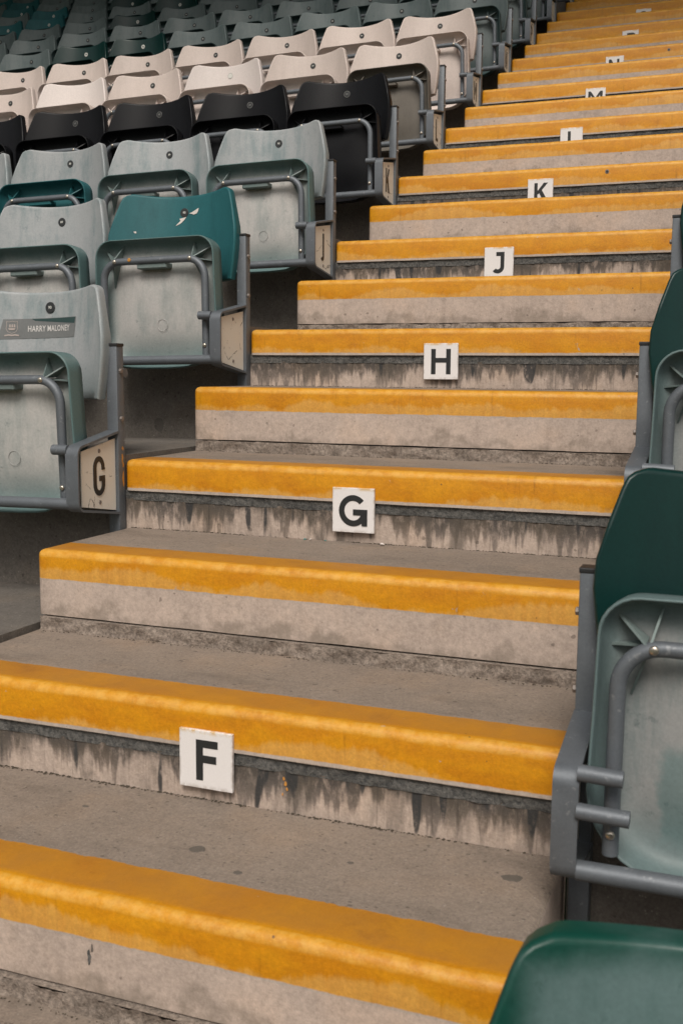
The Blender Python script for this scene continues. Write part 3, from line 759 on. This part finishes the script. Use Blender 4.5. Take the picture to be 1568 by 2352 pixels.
def seat(loc, tilt, back, pan, label, number=None, detail=2, badge='black', jitter=True, zoff=0.0, yaw=0.0):
    rt = empty('tip_up_seat', loc, label, 'seat', 'folded tip-up stadium seats', (0, tilt, yaw))
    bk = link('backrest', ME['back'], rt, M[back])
    j = random.uniform
    if jitter: bk.location = (j(-.002, .002), j(-.003, .003), j(-.003, .003)); bk.rotation_euler = (0, R(j(-.5, .5)), 0)
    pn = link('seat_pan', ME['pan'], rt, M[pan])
    if jitter:
        a = R(j(-1.2, 2.6)); pn.rotation_euler = (a, 0, 0)
    tf = link('tube_frame', ME['frame'], rt)
    if jitter: tf.rotation_euler = (pn.rotation_euler[0], 0, 0)
    if badge:
        bd = link('number_badge', ME['badge'], bk, M['badge'] if badge != 'pale' else M['badge_white'])
        if badge == 'pale': link('badge_ring', ME['ring'], bk, M['badge_dim'])
        if badge == 'white': link('badge_ring', ME['wring'], bk)
        if badge == 'dim': link('badge_ring', ME['ring'], bk, M['badge_dim'])
        if badge in ('black', 'dim') and number:
            link('badge_number', number_mesh(number), bk, M['badge_white'] if badge == 'black' else M['badge_dim'])
    if detail >= 1:
        if pan in ('s_pan', 's_panright', 's_patched'): link('mould_mark', ME['mark'], pn)
        rm = M['s_rib'] if pan in ('s_pan', 's_panright', 's_patched') else M[pan]
        link('stop_block', ME['stop'], pn, rm); link('rib_cluster', ME['ribR'], pn, rm); link('rib_cluster', ME['ribL'], pn, rm)
        for x, z in ((SX-0.006, TZ-0.0005), (-SX+0.006, TZ-0.0005), (TX, -0.048), (-TX, -0.048)):
            s = link('screw', ME['screw'], tf); s.location = (x, TY-TR+0.0008-(0.006 if z < 0 else 0), z); s.rotation_euler = (0, R(random.uniform(0, 90)), 0)
    return rt, bk, pn, tf

ordn = ['aisle-end', 'second', 'third', 'fourth', 'fifth', 'sixth', 'seventh', 'eighth', 'ninth', 'tenth', 'eleventh', 'twelfth', 'thirteenth', 'fourteenth', 'fifteenth', 'sixteenth', 'seventeenth', 'eighteenth', 'nineteenth', 'twentieth']
upper = ['first', 'second', 'third', 'fourth', 'fifth', 'sixth', 'seventh', 'eighth', 'ninth', 'tenth', 'eleventh']
def rowname(k):
    return {0: 'the nearest left row, G', 1: 'left row H', 2: 'left row J', 3: 'the black row K', 4: 'the lower white row', 5: 'the upper white row'}.get(k, f'the {upper[k-6] if k >= 6 else ""} row above the white rows')
count = {0: 2, 1: 3, 2: 5, 3: 6, 4: 7, 5: 8, 6: 10, 7: 11, 8: 12, 9: 13, 10: 15, 11: 16, 12: 17, 13: 18, 14: 20, 15: 20}
first = {8: 0, 9: 1, 10: 2, 11: 4, 12: 6, 13: 8, 14: 10, 15: 12}
dark = {(6, 5), (6, 6), (8, 7), (9, 7), (10, 9), (11, 6), (10, 4), (12, 11)}
tealset = {(9, 10), (10, 11), (11, 13), (9, 11), (12, 14), (13, 16)}
named_seat = teal_seat = None
for k in range(0, 16):
    for i in range(first.get(k, 0), count[k]):
        back, pan, bad, look = 's_grey', 's_pan', 'black', 'faded grey-green'
        if k >= 6: back = 's_tealgrey'; pan = 's_tealpan'; look = 'dull blue-grey'
        if k == 3: back = pan = 's_black'; bad = 'dim'; look = 'black'
        if k in (4, 5): back = pan = 's_white'; look = 'cream-white'
        if (k, i) == (4, 0): pan = 's_dirty'; look = 'cream-white and grey-bottomed'
        if (k, i) == (4, 2): back = 's_bright'; bad = 'pale'; look = 'bright white pale-badged'
        if (k, i) == (4, 4): back = 's_bright'; bad = None; look = 'bright white badgeless'
        if (k, i) in dark: back = pan = 's_bottle'; bad = 'white'; look = 'dark bottle-green'
        if (k, i) in tealset: back = 's_teal'; bad = 'white'; look = 'teal'
        if (k, i) == (1, 0): back = 's_teal'; look = 'teal-backed grey'
        if (k, i) == (2, 2): pan = 's_teal'; look = 'grey-backed teal'
        lab = f'{look} folded seat, {ordn[i]} of {rowname(k)}'
        if i > 0: lab = f'{look} folded seat, {ordn[i]} from the aisle in {rowname(k)}'
        if (k, i) == (0, 0): lab = 'grey-green folded seat with a grey name sticker, by the aisle post lettered G'
        x = C0-PITCH*i
        s = seat((x, k*D, k*H+TILT*x), -TILT, back, pan, lab, 90-i, 1 if k < 8 else 0, bad)
        if (k, i) == (0, 0): named_seat = s
        if (k, i) == (1, 0): teal_seat = s
# right hand block
RX = 1.213
for k, n, z0 in ((-2, 3, 0.016), (-1, 3, 0.004), (0, 2, 0.0), (1, 2, 0.0), (2, 2, 0.0)):
    for i in range(n):
        x = RX+(0.245 if k == -2 else 0.240)+PITCH*i
        nm = {-2: 'the bottom right foreground row', -1: 'right row F', 0: 'right row G', 1: 'right row H', 2: 'right row J'}[k]
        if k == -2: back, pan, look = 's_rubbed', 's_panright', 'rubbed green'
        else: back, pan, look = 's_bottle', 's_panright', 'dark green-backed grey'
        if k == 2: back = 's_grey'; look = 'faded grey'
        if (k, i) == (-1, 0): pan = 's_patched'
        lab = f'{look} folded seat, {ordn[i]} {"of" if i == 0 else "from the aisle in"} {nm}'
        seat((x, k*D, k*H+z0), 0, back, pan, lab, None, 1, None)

tpan = [o for o in bpy.data.objects if o.name.startswith('tip_up_seat') and 'aisle-end of right row F' in o['label']][0]
tpan['label'] = 'dark green-backed grey folded seat with teal patch, aisle-end of right row F'
# name sticker with crest on the front left seat, paper scraps on the teal one
bk = named_seat[1]
st = bpy.data.objects.new('name_sticker', None)
def sheet(pts, lift, nx=14):
    """quad patch (bl, br, tr, tl) in seat x,z laid on the backrest"""
    bm = bmesh.new(); g = []
    bl, br, tr, tl = [Vector(p) for p in pts]
    for j in range(4):
        v = j/3; row = []
        for i in range(nx+1):
            u = i/nx; p = (bl*(1-u)+br*u)*(1-v)+(tl*(1-u)+tr*u)*v
            row.append(bm.verts.new((p.x, 0, p.y)))
        g.append(row)
    for j in range(3):
        for i in range(nx): bm.faces.new((g[j][i], g[j][i+1], g[j+1][i+1], g[j+1][i]))
    conform(bm, lift); return bm
bpy.data.objects.remove(st)
root_s = named_seat[0]
bk.location = (0, 0, 0); bk.rotation_euler = (0, 0, 0)
for ch in bk.children: ch.location = (0.008, 0.0, 0.012)
stk = mesh_obj('name_sticker', sheet([(-0.128, 0.299), (0.090, 0.301), (0.096, 0.351), (-0.116, 0.349)], 0.0012), M['sticker'], root_s)
stk['label'] = 'grey name sticker with a small ship crest and white capitals'
mesh_obj('dark_print', sheet([(-0.035, 0.344), (0.091, 0.335), (0.0945, 0.350), (-0.045, 0.3485)], 0.0016), M['sticker_dark'], stk)
bm = flat_text('HARRY MALONEY', 0.0205, 0.0004, 0.009, 0.3235, 0.0020, True, 1.06, 0.128)
mesh_obj('lettering', bm, M['sticker_text'], stk)
bm = bmesh.new()
def crest_line(pts, w):
    for (x0, z0), (x1, z1) in zip(pts, pts[1:]):
        d = Vector((x1-x0, z1-z0)); n = Vector((-d.y, d.x)).normalized()*w*0.5; e = d.normalized()*w*0.4
        q = [(x0-e.x+n.x, z0-e.y+n.y), (x0-e.x-n.x, z0-e.y-n.y), (x1+e.x-n.x, z1+e.y-n.y), (x1+e.x+n.x, z1+e.y+n.y)]
        bm.faces.new([bm.verts.new((a, -0.00002*len(bm.faces), c)) for a, c in q])
cx, cz = -0.0945, 0.3275
sh = [(-.013, .016), (-.008, .0145), (0, .0165), (.008, .0145), (.013, .016), (.0125, .006), (.0140, -.002), (.010, -.010), (0, -.0145), (-.010, -.010), (-.0140, -.002), (-.0125, .006), (-.013, .016)]
crest_line([(cx+a, cz+b) for a, b in sh], 0.0011)
hull = [(-.009, -.001), (.009, -.001), (.006, -.006), (-.006, -.006)]
bm.faces.new([bm.verts.new((cx+a, -0.0006, cz+b)) for a, b in hull])
for sx in (-.005, 0.0005, .006):
    bm.faces.new([bm.verts.new((cx+a, 0, cz+b)) for a, b in ((sx-.002, .001), (sx+.0022, .001), (sx+.0016, .0085), (sx-.0016, .0085))])
crest_line([(cx-.016, cz-.0195), (cx-.008, cz-.0180), (cx, cz-.0190), (cx+.008, cz-.0180), (cx+.016, cz-.0195)], 0.0035)
conform(bm, 0.0020); bmesh.ops.recalc_face_normals(bm, faces=bm.faces)
mesh_obj('crest', bm, M['sticker_line'], stk)
tb = teal_seat[0]
teal_seat[1].location = (0, 0, 0); teal_seat[1].rotation_euler = (0, 0, 0)
for poly in ([(0.016, 0.361), (0.026, 0.364), (0.038, 0.369), (0.052, 0.375), (0.051, 0.366), (0.046, 0.359), (0.034, 0.357), (0.027, 0.359)],
             [(-0.028, 0.325), (-0.018, 0.329), (-0.010, 0.334), (0.001, 0.343), (0.008, 0.350), (-0.004, 0.349), (-0.016, 0.346), (-0.013, 0.340), (-0.021, 0.333)],
             [(-0.152, 0.309), (-0.146, 0.311), (-0.145, 0.305), (-0.150, 0.304)]):
    bm = bmesh.new(); mx = sum(p[0] for p in poly)/len(poly); mz = sum(p[1] for p in poly)/len(poly)
    c = bm.verts.new((mx, 0, mz)); vs = [bm.verts.new((a+random.uniform(-.001, .001), 0, b+random.uniform(-.001, .001))) for a, b in poly]
    for i in range(len(vs)): bm.faces.new((vs[i], vs[(i+1) % len(vs)], c))
    conform(bm, 0.0014); mesh_obj('sticker_scrap', bm, M['paper'], tb)
bm = bmesh.new(); disc_profile(bm, -0.078, 0, TZ, [(0.0060, 0.0), (0.0050, 0.0016), (0.002, 0.002)], 9)
lf = mesh_obj('orange_leaf', bm, M['leaf']); lf.location = (C0-0.0, D+TY-TR-0.002, H+TILT*C0); tag(lf, 'tiny orange scrap stuck on the tube under the teal-backed seat', 'scrap')

# ------------------------------------------------------------------ aisle posts with brackets and plates
def make_post_mesh():
    bm = bmesh.new(); box(bm, -0.030, 0.0, -0.026, 0.004, -H-0.02, 0.274, 0.0022, 2); return bm
def bar_loop(x0, x1):
    """flat bar bent into a loop: inclined top, upright front, lower return"""
    bm = bmesh.new()
    path = [(-0.024, 0.072), (-0.172, 0.046)]
    for i in range(1, 6): a = R(95+85*i/5); path.append((-0.172+0.024*math.cos(a), 0.022+0.024*math.sin(a)))
    path.append((-0.196, -0.086))
    for i in range(1, 6): a = R(180+80*i/5); path.append((-0.172+0.024*math.cos(a), -0.086+0.024*math.sin(a)))
    path.append((-0.022, -0.132))
    t = 0.0055; cen = (-0.1, -0.03); outer = [Vector(p) for p in path]; inner = []
    for i, p in enumerate(outer):
        a = outer[max(0, i-1)]; b = outer[min(len(outer)-1, i+1)]
        d = (b-a).normalized(); n = Vector((-d.y, d.x))
        if n.dot(Vector(cen)-p) < 0: n = -n
        inner.append(p+n*t)
    rows = []
    for p, q in zip(outer, inner):
        rows.append([bm.verts.new((x0, p.x, p.y)), bm.verts.new((x1, p.x, p.y)), bm.verts.new((x1, q.x, q.y)), bm.verts.new((x0, q.x, q.y))])
    for a, b in zip(rows, rows[1:]):
        for i in range(4):
            j = (i+1) % 4; bm.faces.new((a[i], a[j], b[j], b[i]))
    bm.faces.new(rows[0]); bm.faces.new(rows[-1][::-1])
    bmesh.ops.recalc_face_normals(bm, faces=bm.faces)
    return bm
plate_poly = [(-0.168, 0.030), (-0.027, 0.053), (-0.027, -0.122), (-0.168, -0.099)]
narrow = {0: 'g', 2: 'j', 3: 'K', 4: 'L', 5: 'M', 6: 'N', 7: 'P'}
def to_mesh(name, bm, mat, smooth=None):
    me = bpy.data.meshes.new(name); bm.normal_update(); bm.to_mesh(me); bm.free(); me.materials.append(mat)
    if smooth:
        for p in me.polygons: p.use_smooth = True
        me.set_sharp_from_angle(angle=smooth)
    return me
bm = bmesh.new(); box(bm, -0.0312, 0.0012, -0.0272, 0.0052, 0.2735, 0.281, 0.0015, 2); CAP = to_mesh('post_cap', bm, M['dark'])
POST = to_mesh('post', make_post_mesh(), M['galv'], R(40)); LOOP = to_mesh('bracket', bar_loop(-0.033, 0.001), M['galv'], R(35))
bm = bmesh.new(); poly_prism(bm, plate_poly, lambda u, v: (-0.012, u, v), lambda u, v: (-0.009, u, v)); bmesh.ops.recalc_face_normals(bm, faces=bm.faces); PLATE = to_mesh('row_plate', bm, M['oldplate'])
bm = bmesh.new()
for zz in (0.215, 0.10): disc_profile(bm, 0, 0, zz, [(0.0065, 0), (0.0065, 0.005), (0.005, 0.006)], 6)
for v in bm.verts: v.co = Vector((0.0-v.co.y, -0.012+v.co.x, v.co.z))
bmesh.ops.recalc_face_normals(bm, faces=bm.faces); BOLT = to_mesh('bolt', bm, M['rivet'])
RIVETS = []
for cy, cz in ((-0.095, 0.027), (-0.095, -0.095)):
    bm = bmesh.new(); n = 8; va = [bm.verts.new((-0.0090, cy+0.0055*math.cos(2*PI*k/n), cz+0.0055*math.sin(2*PI*k/n))) for k in range(n)]
    vb = [bm.verts.new((-0.0074, cy+0.004*math.cos(2*PI*k/n), cz+0.004*math.sin(2*PI*k/n))) for k in range(n)]; bm.faces.new(vb)
    for k in range(n): bm.faces.new((va[k], va[(k+1) % n], vb[(k+1) % n], vb[k]))
    RIVETS.append(to_mesh('rivet', bm, M['rivet']))
def make_stub(zs, side):
    bm = bmesh.new()
    for z in zs: tube(bm, [(-0.031, -0.186, z), (-0.072, -0.186, z)], 0.0120, 12)
    return to_mesh('stop_tube', bm, M['galv'], R(50))
STUB = make_stub((0.034,), 1)
def post(k, right):
    ch = letters.get(k, '')
    loc = (0.0, k*D, k*H) if not right else (RX-0.002, k*D, k*H+(0.004 if k == -1 else 0))
    seen = {0: 'with cream plate lettered G', 1: 'with a blank speckled cream plate', 2: 'with cracked cream plate lettered J', 3: 'with cream plate lettered K, by the black row',
            4: 'with cream plate lettered L, by the lower white row', 5: 'with cream plate, by the upper white row'}
    if right: lab = f'galvanised steel aisle post with dark cap, right of the stairs at row {ch}'
    elif k in seen: lab = f'galvanised steel aisle post {seen[k]}'
    else: lab = f'galvanised steel aisle post at the {upper[k-6]} row above the white rows'
    rt = empty('aisle_post', loc, lab, 'post', 'aisle posts at the row ends')
    sc = (-1, 1, 1) if right else (1, 1, 1)
    obs = [link('post', POST, rt)]; cap = link('post_cap', CAP, rt); obs.append(cap)
    br = link('bracket', LOOP, rt); obs.append(br)
    pl = link('row_plate', PLATE, rt); obs.append(pl)
    obs.append(link('bolt', BOLT, rt))
    if right:
        bm = bmesh.new()
        for z, l in ((0.042, 0.088), (-0.010, 0.098)): tube(bm, [(-0.031, -0.192, z), (-l, -0.192, z-0.002)], 0.0112, 14)
        obs.append(link('stop_tube', to_mesh('stop_tube', bm, M['galv'], R(50)), rt))
    else: obs.append(link('stop_tube', STUB, rt))
    for o in obs: o.scale = sc
    for rme in RIVETS: link('rivet', rme, pl)
    if not right and k in narrow:
        bm = bmesh.new(); h = 0.094; w = {'g': 0.047, 'j': 0.030, 'K': 0.046, 'L': 0.036, 'M': 0.056, 'N': 0.048, 'P': 0.044}[narrow[k]]; t = 0.0125
        y0 = -0.104-w/2+(0.006 if k == 0 else 0); z0 = -0.079
        for q, poly in enumerate(glyph(narrow[k], w, h, t)):
            poly_prism(bm, [(y0+u, z0+v) for u, v in poly], lambda u, v: (-0.0092, u, v), lambda u, v: (-0.0078+0.00003*q, u, v))
        bmesh.ops.recalc_face_normals(bm, faces=bm.faces)
        mesh_obj('letter', bm, M['ink'], pl)
    return rt
for k in range(0, 11): post(k, False)
for k in (-2, -1, 0, 1, 2): post(k, True)

for o in list(bpy.data.objects):
    if o.name == 'aisle_post':
        for cz, h in ((0.005, 0.016), (-0.012, 0.008), (-0.045, 0.020), (-0.060, 0.007), (0.028, 0.006)):
            bm = bmesh.new(); n = 10; cy = -0.009+random.uniform(-.002, .003)
            vs = [bm.verts.new((0.0004, cy+0.004*math.cos(2*PI*i/n)*random.uniform(.5, 1.2), cz+h*math.sin(2*PI*i/n)*random.uniform(.6, 1.1))) for i in range(n)]; c = bm.verts.new((0.0007, cy, cz))
            for i in range(n): bm.faces.new((vs[i], vs[(i+1) % n], c))
            mesh_obj('paint_splash', bm, M['leaf'], o)

# rails that carry the seats
def rail(k, right):
    if right: lab = f'grey tubular rail carrying the right-hand seats of row {letters[k]}'; rn = ''
    else: lab = f'grey tubular rail carrying the seats of {rowname(k)}'
    n = 3 if right else count[k]
    L = PITCH*n+0.05
    rt = empty('seat_rail', (RX+0.03 if right else -0.031, k*D, k*H), lab, 'rail', 'rails under the seat rows', (0, 0 if right else -TILT, 0))
    s = 1 if right else -1
    bm = bmesh.new(); tube(bm, [(0, -0.182, -0.091), (s*L, -0.182, -0.091)], 0.0135, 12); mesh_obj('front_rail', bm, M['galv'], rt, smooth=R(50))
    bm = bmesh.new(); tube(bm, [(0, 0.066, 0.21), (s*L, 0.066, 0.21)], 0.012, 10); mesh_obj('back_rail', bm, M['galv'], rt, smooth=R(50))
    for q in range(2, n+1, 2):
        bm = bmesh.new(); x = s*(PITCH*q-0.016)
        box(bm, x-0.006, x+0.006, -0.182, 0.012, -0.10, -0.085); box(bm, x-0.012, x+0.012, 0.012, 0.056, -0.12, 0.22); box(bm, x-0.012, x+0.012, 0.056, 0.066, 0.19, 0.22)
        mesh_obj('rail_bracket', bm, M['galv'], rt)
for k in range(0, 16): rail(k, False)
for k in (-2, -1, 0, 1, 2): rail(k, True)

# ------------------------------------------------------------------ litter and dirt at the foot of the upstands
def clump(bm, x, y, z, r):
    n0 = len(bm.verts)
    res = bmesh.ops.create_icosphere(bm, subdivisions=1, radius=r, matrix=Matrix.Translation((x, y, z)))
    for v in res['verts']:
        v.co += Vector((random.uniform(-1, 1), random.uniform(-1, 1), random.uniform(-1, .6)))*r*0.4
        v.co.z = z+(v.co.z-z)*0.55
for k in range(-1, 4):
    bm = bmesh.new()
    for _ in range(700):
        x = random.uniform(0.01, AW-0.01)
        if mnoise.noise(Vector((x*3.3, k*5.1, 0))) < -0.12 and random.random() < 0.8: continue
        clump(bm, x, k*D+0.006-abs(random.gauss(0, 0.0035)), k*H-r_+0.0004, random.choice((0.0008, 0.0010, 0.0014, 0.0026))*random.uniform(0.7, 1.2))
    o = mesh_obj('foot_dirt', bm, M['dirt']); o['kind'] = 'stuff'
    bm = bmesh.new()
    for _ in range(200):
        x = random.uniform(0.02, AW-0.02)
        clump(bm, x, k*D-d1-0.018-abs(random.gauss(0, 0.004)), (k-1)*H+0.001, random.uniform(0.0006, 0.0018))
    o = mesh_obj('foot_dirt', bm, M['dirt']); o['kind'] = 'stuff'
def scrap(name, x, y, z, r, mat, lab):
    bm = bmesh.new(); n = 7
    vs = [bm.verts.new((r*random.uniform(0.6, 1.2)*math.cos(2*PI*k/n), r*random.uniform(0.5, 1.0)*math.sin(2*PI*k/n), random.uniform(0.0, r*0.8))) for k in range(n)]
    top = bm.verts.new((0, 0, r*0.9)); bot = bm.verts.new((0, 0, 0.0002))
    for i in range(n): bm.faces.new((vs[i], vs[(i+1) % n], top)); bm.faces.new((vs[(i+1) % n], vs[i], bot))
    o = mesh_obj(name, bm, mat); o.location = (x, y, z); tag(o, lab, 'litter', 'litter at the foot of the G riser')
scrap('paper_scrap', 0.672, -0.014, -r_+0.0008, 0.0065, M['paper'], 'crumpled white paper scrap just right of the stair plate G')
scrap('paper_scrap', 0.498, -0.010, -r_+0.0008, 0.005, M['paper'], 'small white paper crumb left of the stair plate G')
scrap('plastic_scrap', 0.483, -0.009, -r_+0.0008, 0.004, M['litter_teal'], 'leftmost tiny teal plastic scrap left of the stair plate G')
scrap('plastic_scrap', 0.533, -0.008, -r_+0.0008, 0.0035, M['litter_teal'], 'tiny teal plastic scrap under the left corner of stair plate G')

# small marks: plugged bolt holes in the nosings, gum and rubber marks (thin blobs on the surface)
steps = {round(o.location.z, 3): o for o in bpy.data.objects if o.name.startswith('half_step')}
tiers = {round(o.location.z, 3): o for o in bpy.data.objects if o.name.startswith('terrace_tier')}
def blob(name, parent, pts, mat, axis, lift):
    bm = bmesh.new(); n = len(pts); mx = sum(p[0] for p in pts)/n; my = sum(p[1] for p in pts)/n
    f = (lambda u, v, w: (u, v, w)) if axis == 'z' else (lambda u, v, w: (u, -w, v))
    vs = [bm.verts.new(f(u, v, 0.0002)) for u, v in pts]; vt = [bm.verts.new(f(mx+(u-mx)*0.85, my+(v-my)*0.85, lift)) for u, v in pts]; c = bm.verts.new(f(mx, my, lift))
    for i in range(n):
        j = (i+1) % n; bm.faces.new((vs[i], vs[j], vt[j], vt[i])); bm.faces.new((vt[i], vt[j], c))
    bmesh.ops.recalc_face_normals(bm, faces=bm.faces); return mesh_obj(name, bm, mat, parent)
def ragged(cx, cy, rx, ry, n=14, jit=0.25):
    return [(cx+rx*math.cos(2*PI*i/n)*random.uniform(1-jit, 1+jit), cy+ry*math.sin(2*PI*i/n)*random.uniform(1-jit, 1+jit)) for i in range(n)]
for k, x, z in ((3, 0.853, -0.028), (6, 0.887, -0.033)):
    blob('bolt_hole', tiers[round(k*H, 3)], ragged(x, z, 0.0085, 0.0085, 14, 0.05), M['rivet'], 'y', 0.0016)
    blob('bolt_hole', tiers[round(k*H, 3)], ragged(x, z, 0.0050, 0.0050, 12, 0.05), M['slot'], 'y', 0.0026)
fs = steps[round(-H-r_, 3)]
for x, y, rx, ry in ((1.140, 0.272, 0.016, 0.012), (0.763, 0.139, 0.007, 0.006), (0.672, 0.187, 0.014, 0.010), (0.905, 0.23, 0.005, 0.004), (0.42, 0.26, 0.006, 0.004)):
    blob('gum_spot', fs, ragged(x, y, rx, ry), M['gum'], 'z', 0.0008)
blob('rubber_mark', fs, ragged(0.601, -0.089, 0.0030, 0.011, 13, 0.5), M['joint'], 'y', 0.0006)
blob('rubber_mark', fs, ragged(0.606, -0.078, 0.0025, 0.007, 10, 0.5), M['gum'], 'y', 0.0006)
for x, z, rr in ((0.741, -0.118, 0.0026), (0.738, -0.110, 0.0018), (0.744, -0.127, 0.0018), (0.736, -0.136, 0.0014)):
    b = blob('paint_splash', tiers[round(-H, 3)], ragged(x, z, rr, rr*1.8, 9, 0.4), M['leaf'], 'y', 0.0005); b.location.y = 0.005

# ------------------------------------------------------------------ beyond the frame: roof of the stand, back wall, pitch
def struct(name, bm, mat):
    o = mesh_obj(name, bm, mat); o['kind'] = 'structure'; return o
bm = bmesh.new(); box(bm, -40, 20, 0.4, 15.5, 7.4, 7.7); struct('stand_roof', bm, M['roof'])
bm = bmesh.new(); box(bm, -40, 20, K1*D+1.2, K1*D+1.5, -3, 7.4); struct('rear_wall', bm, M['roof'])
bm = bmesh.new(); box(bm, -400, 400, -500, 60, K0*H-H-1.6, K0*H-H-1.5); struct('pitch', bm, M['pitch'])
bm = bmesh.new()
for q in range(14): box(bm, -90, 90, -92-q*1.0, -91-q*1.0, -4, -1.5+q*0.75)
box(bm, -90, 90, -110, -106, -4, 17); box(bm, -90, 90, -110, -92, 16, 17)
struct('opposite_stand', bm, M['roof'])  # added out of view to block low sky light
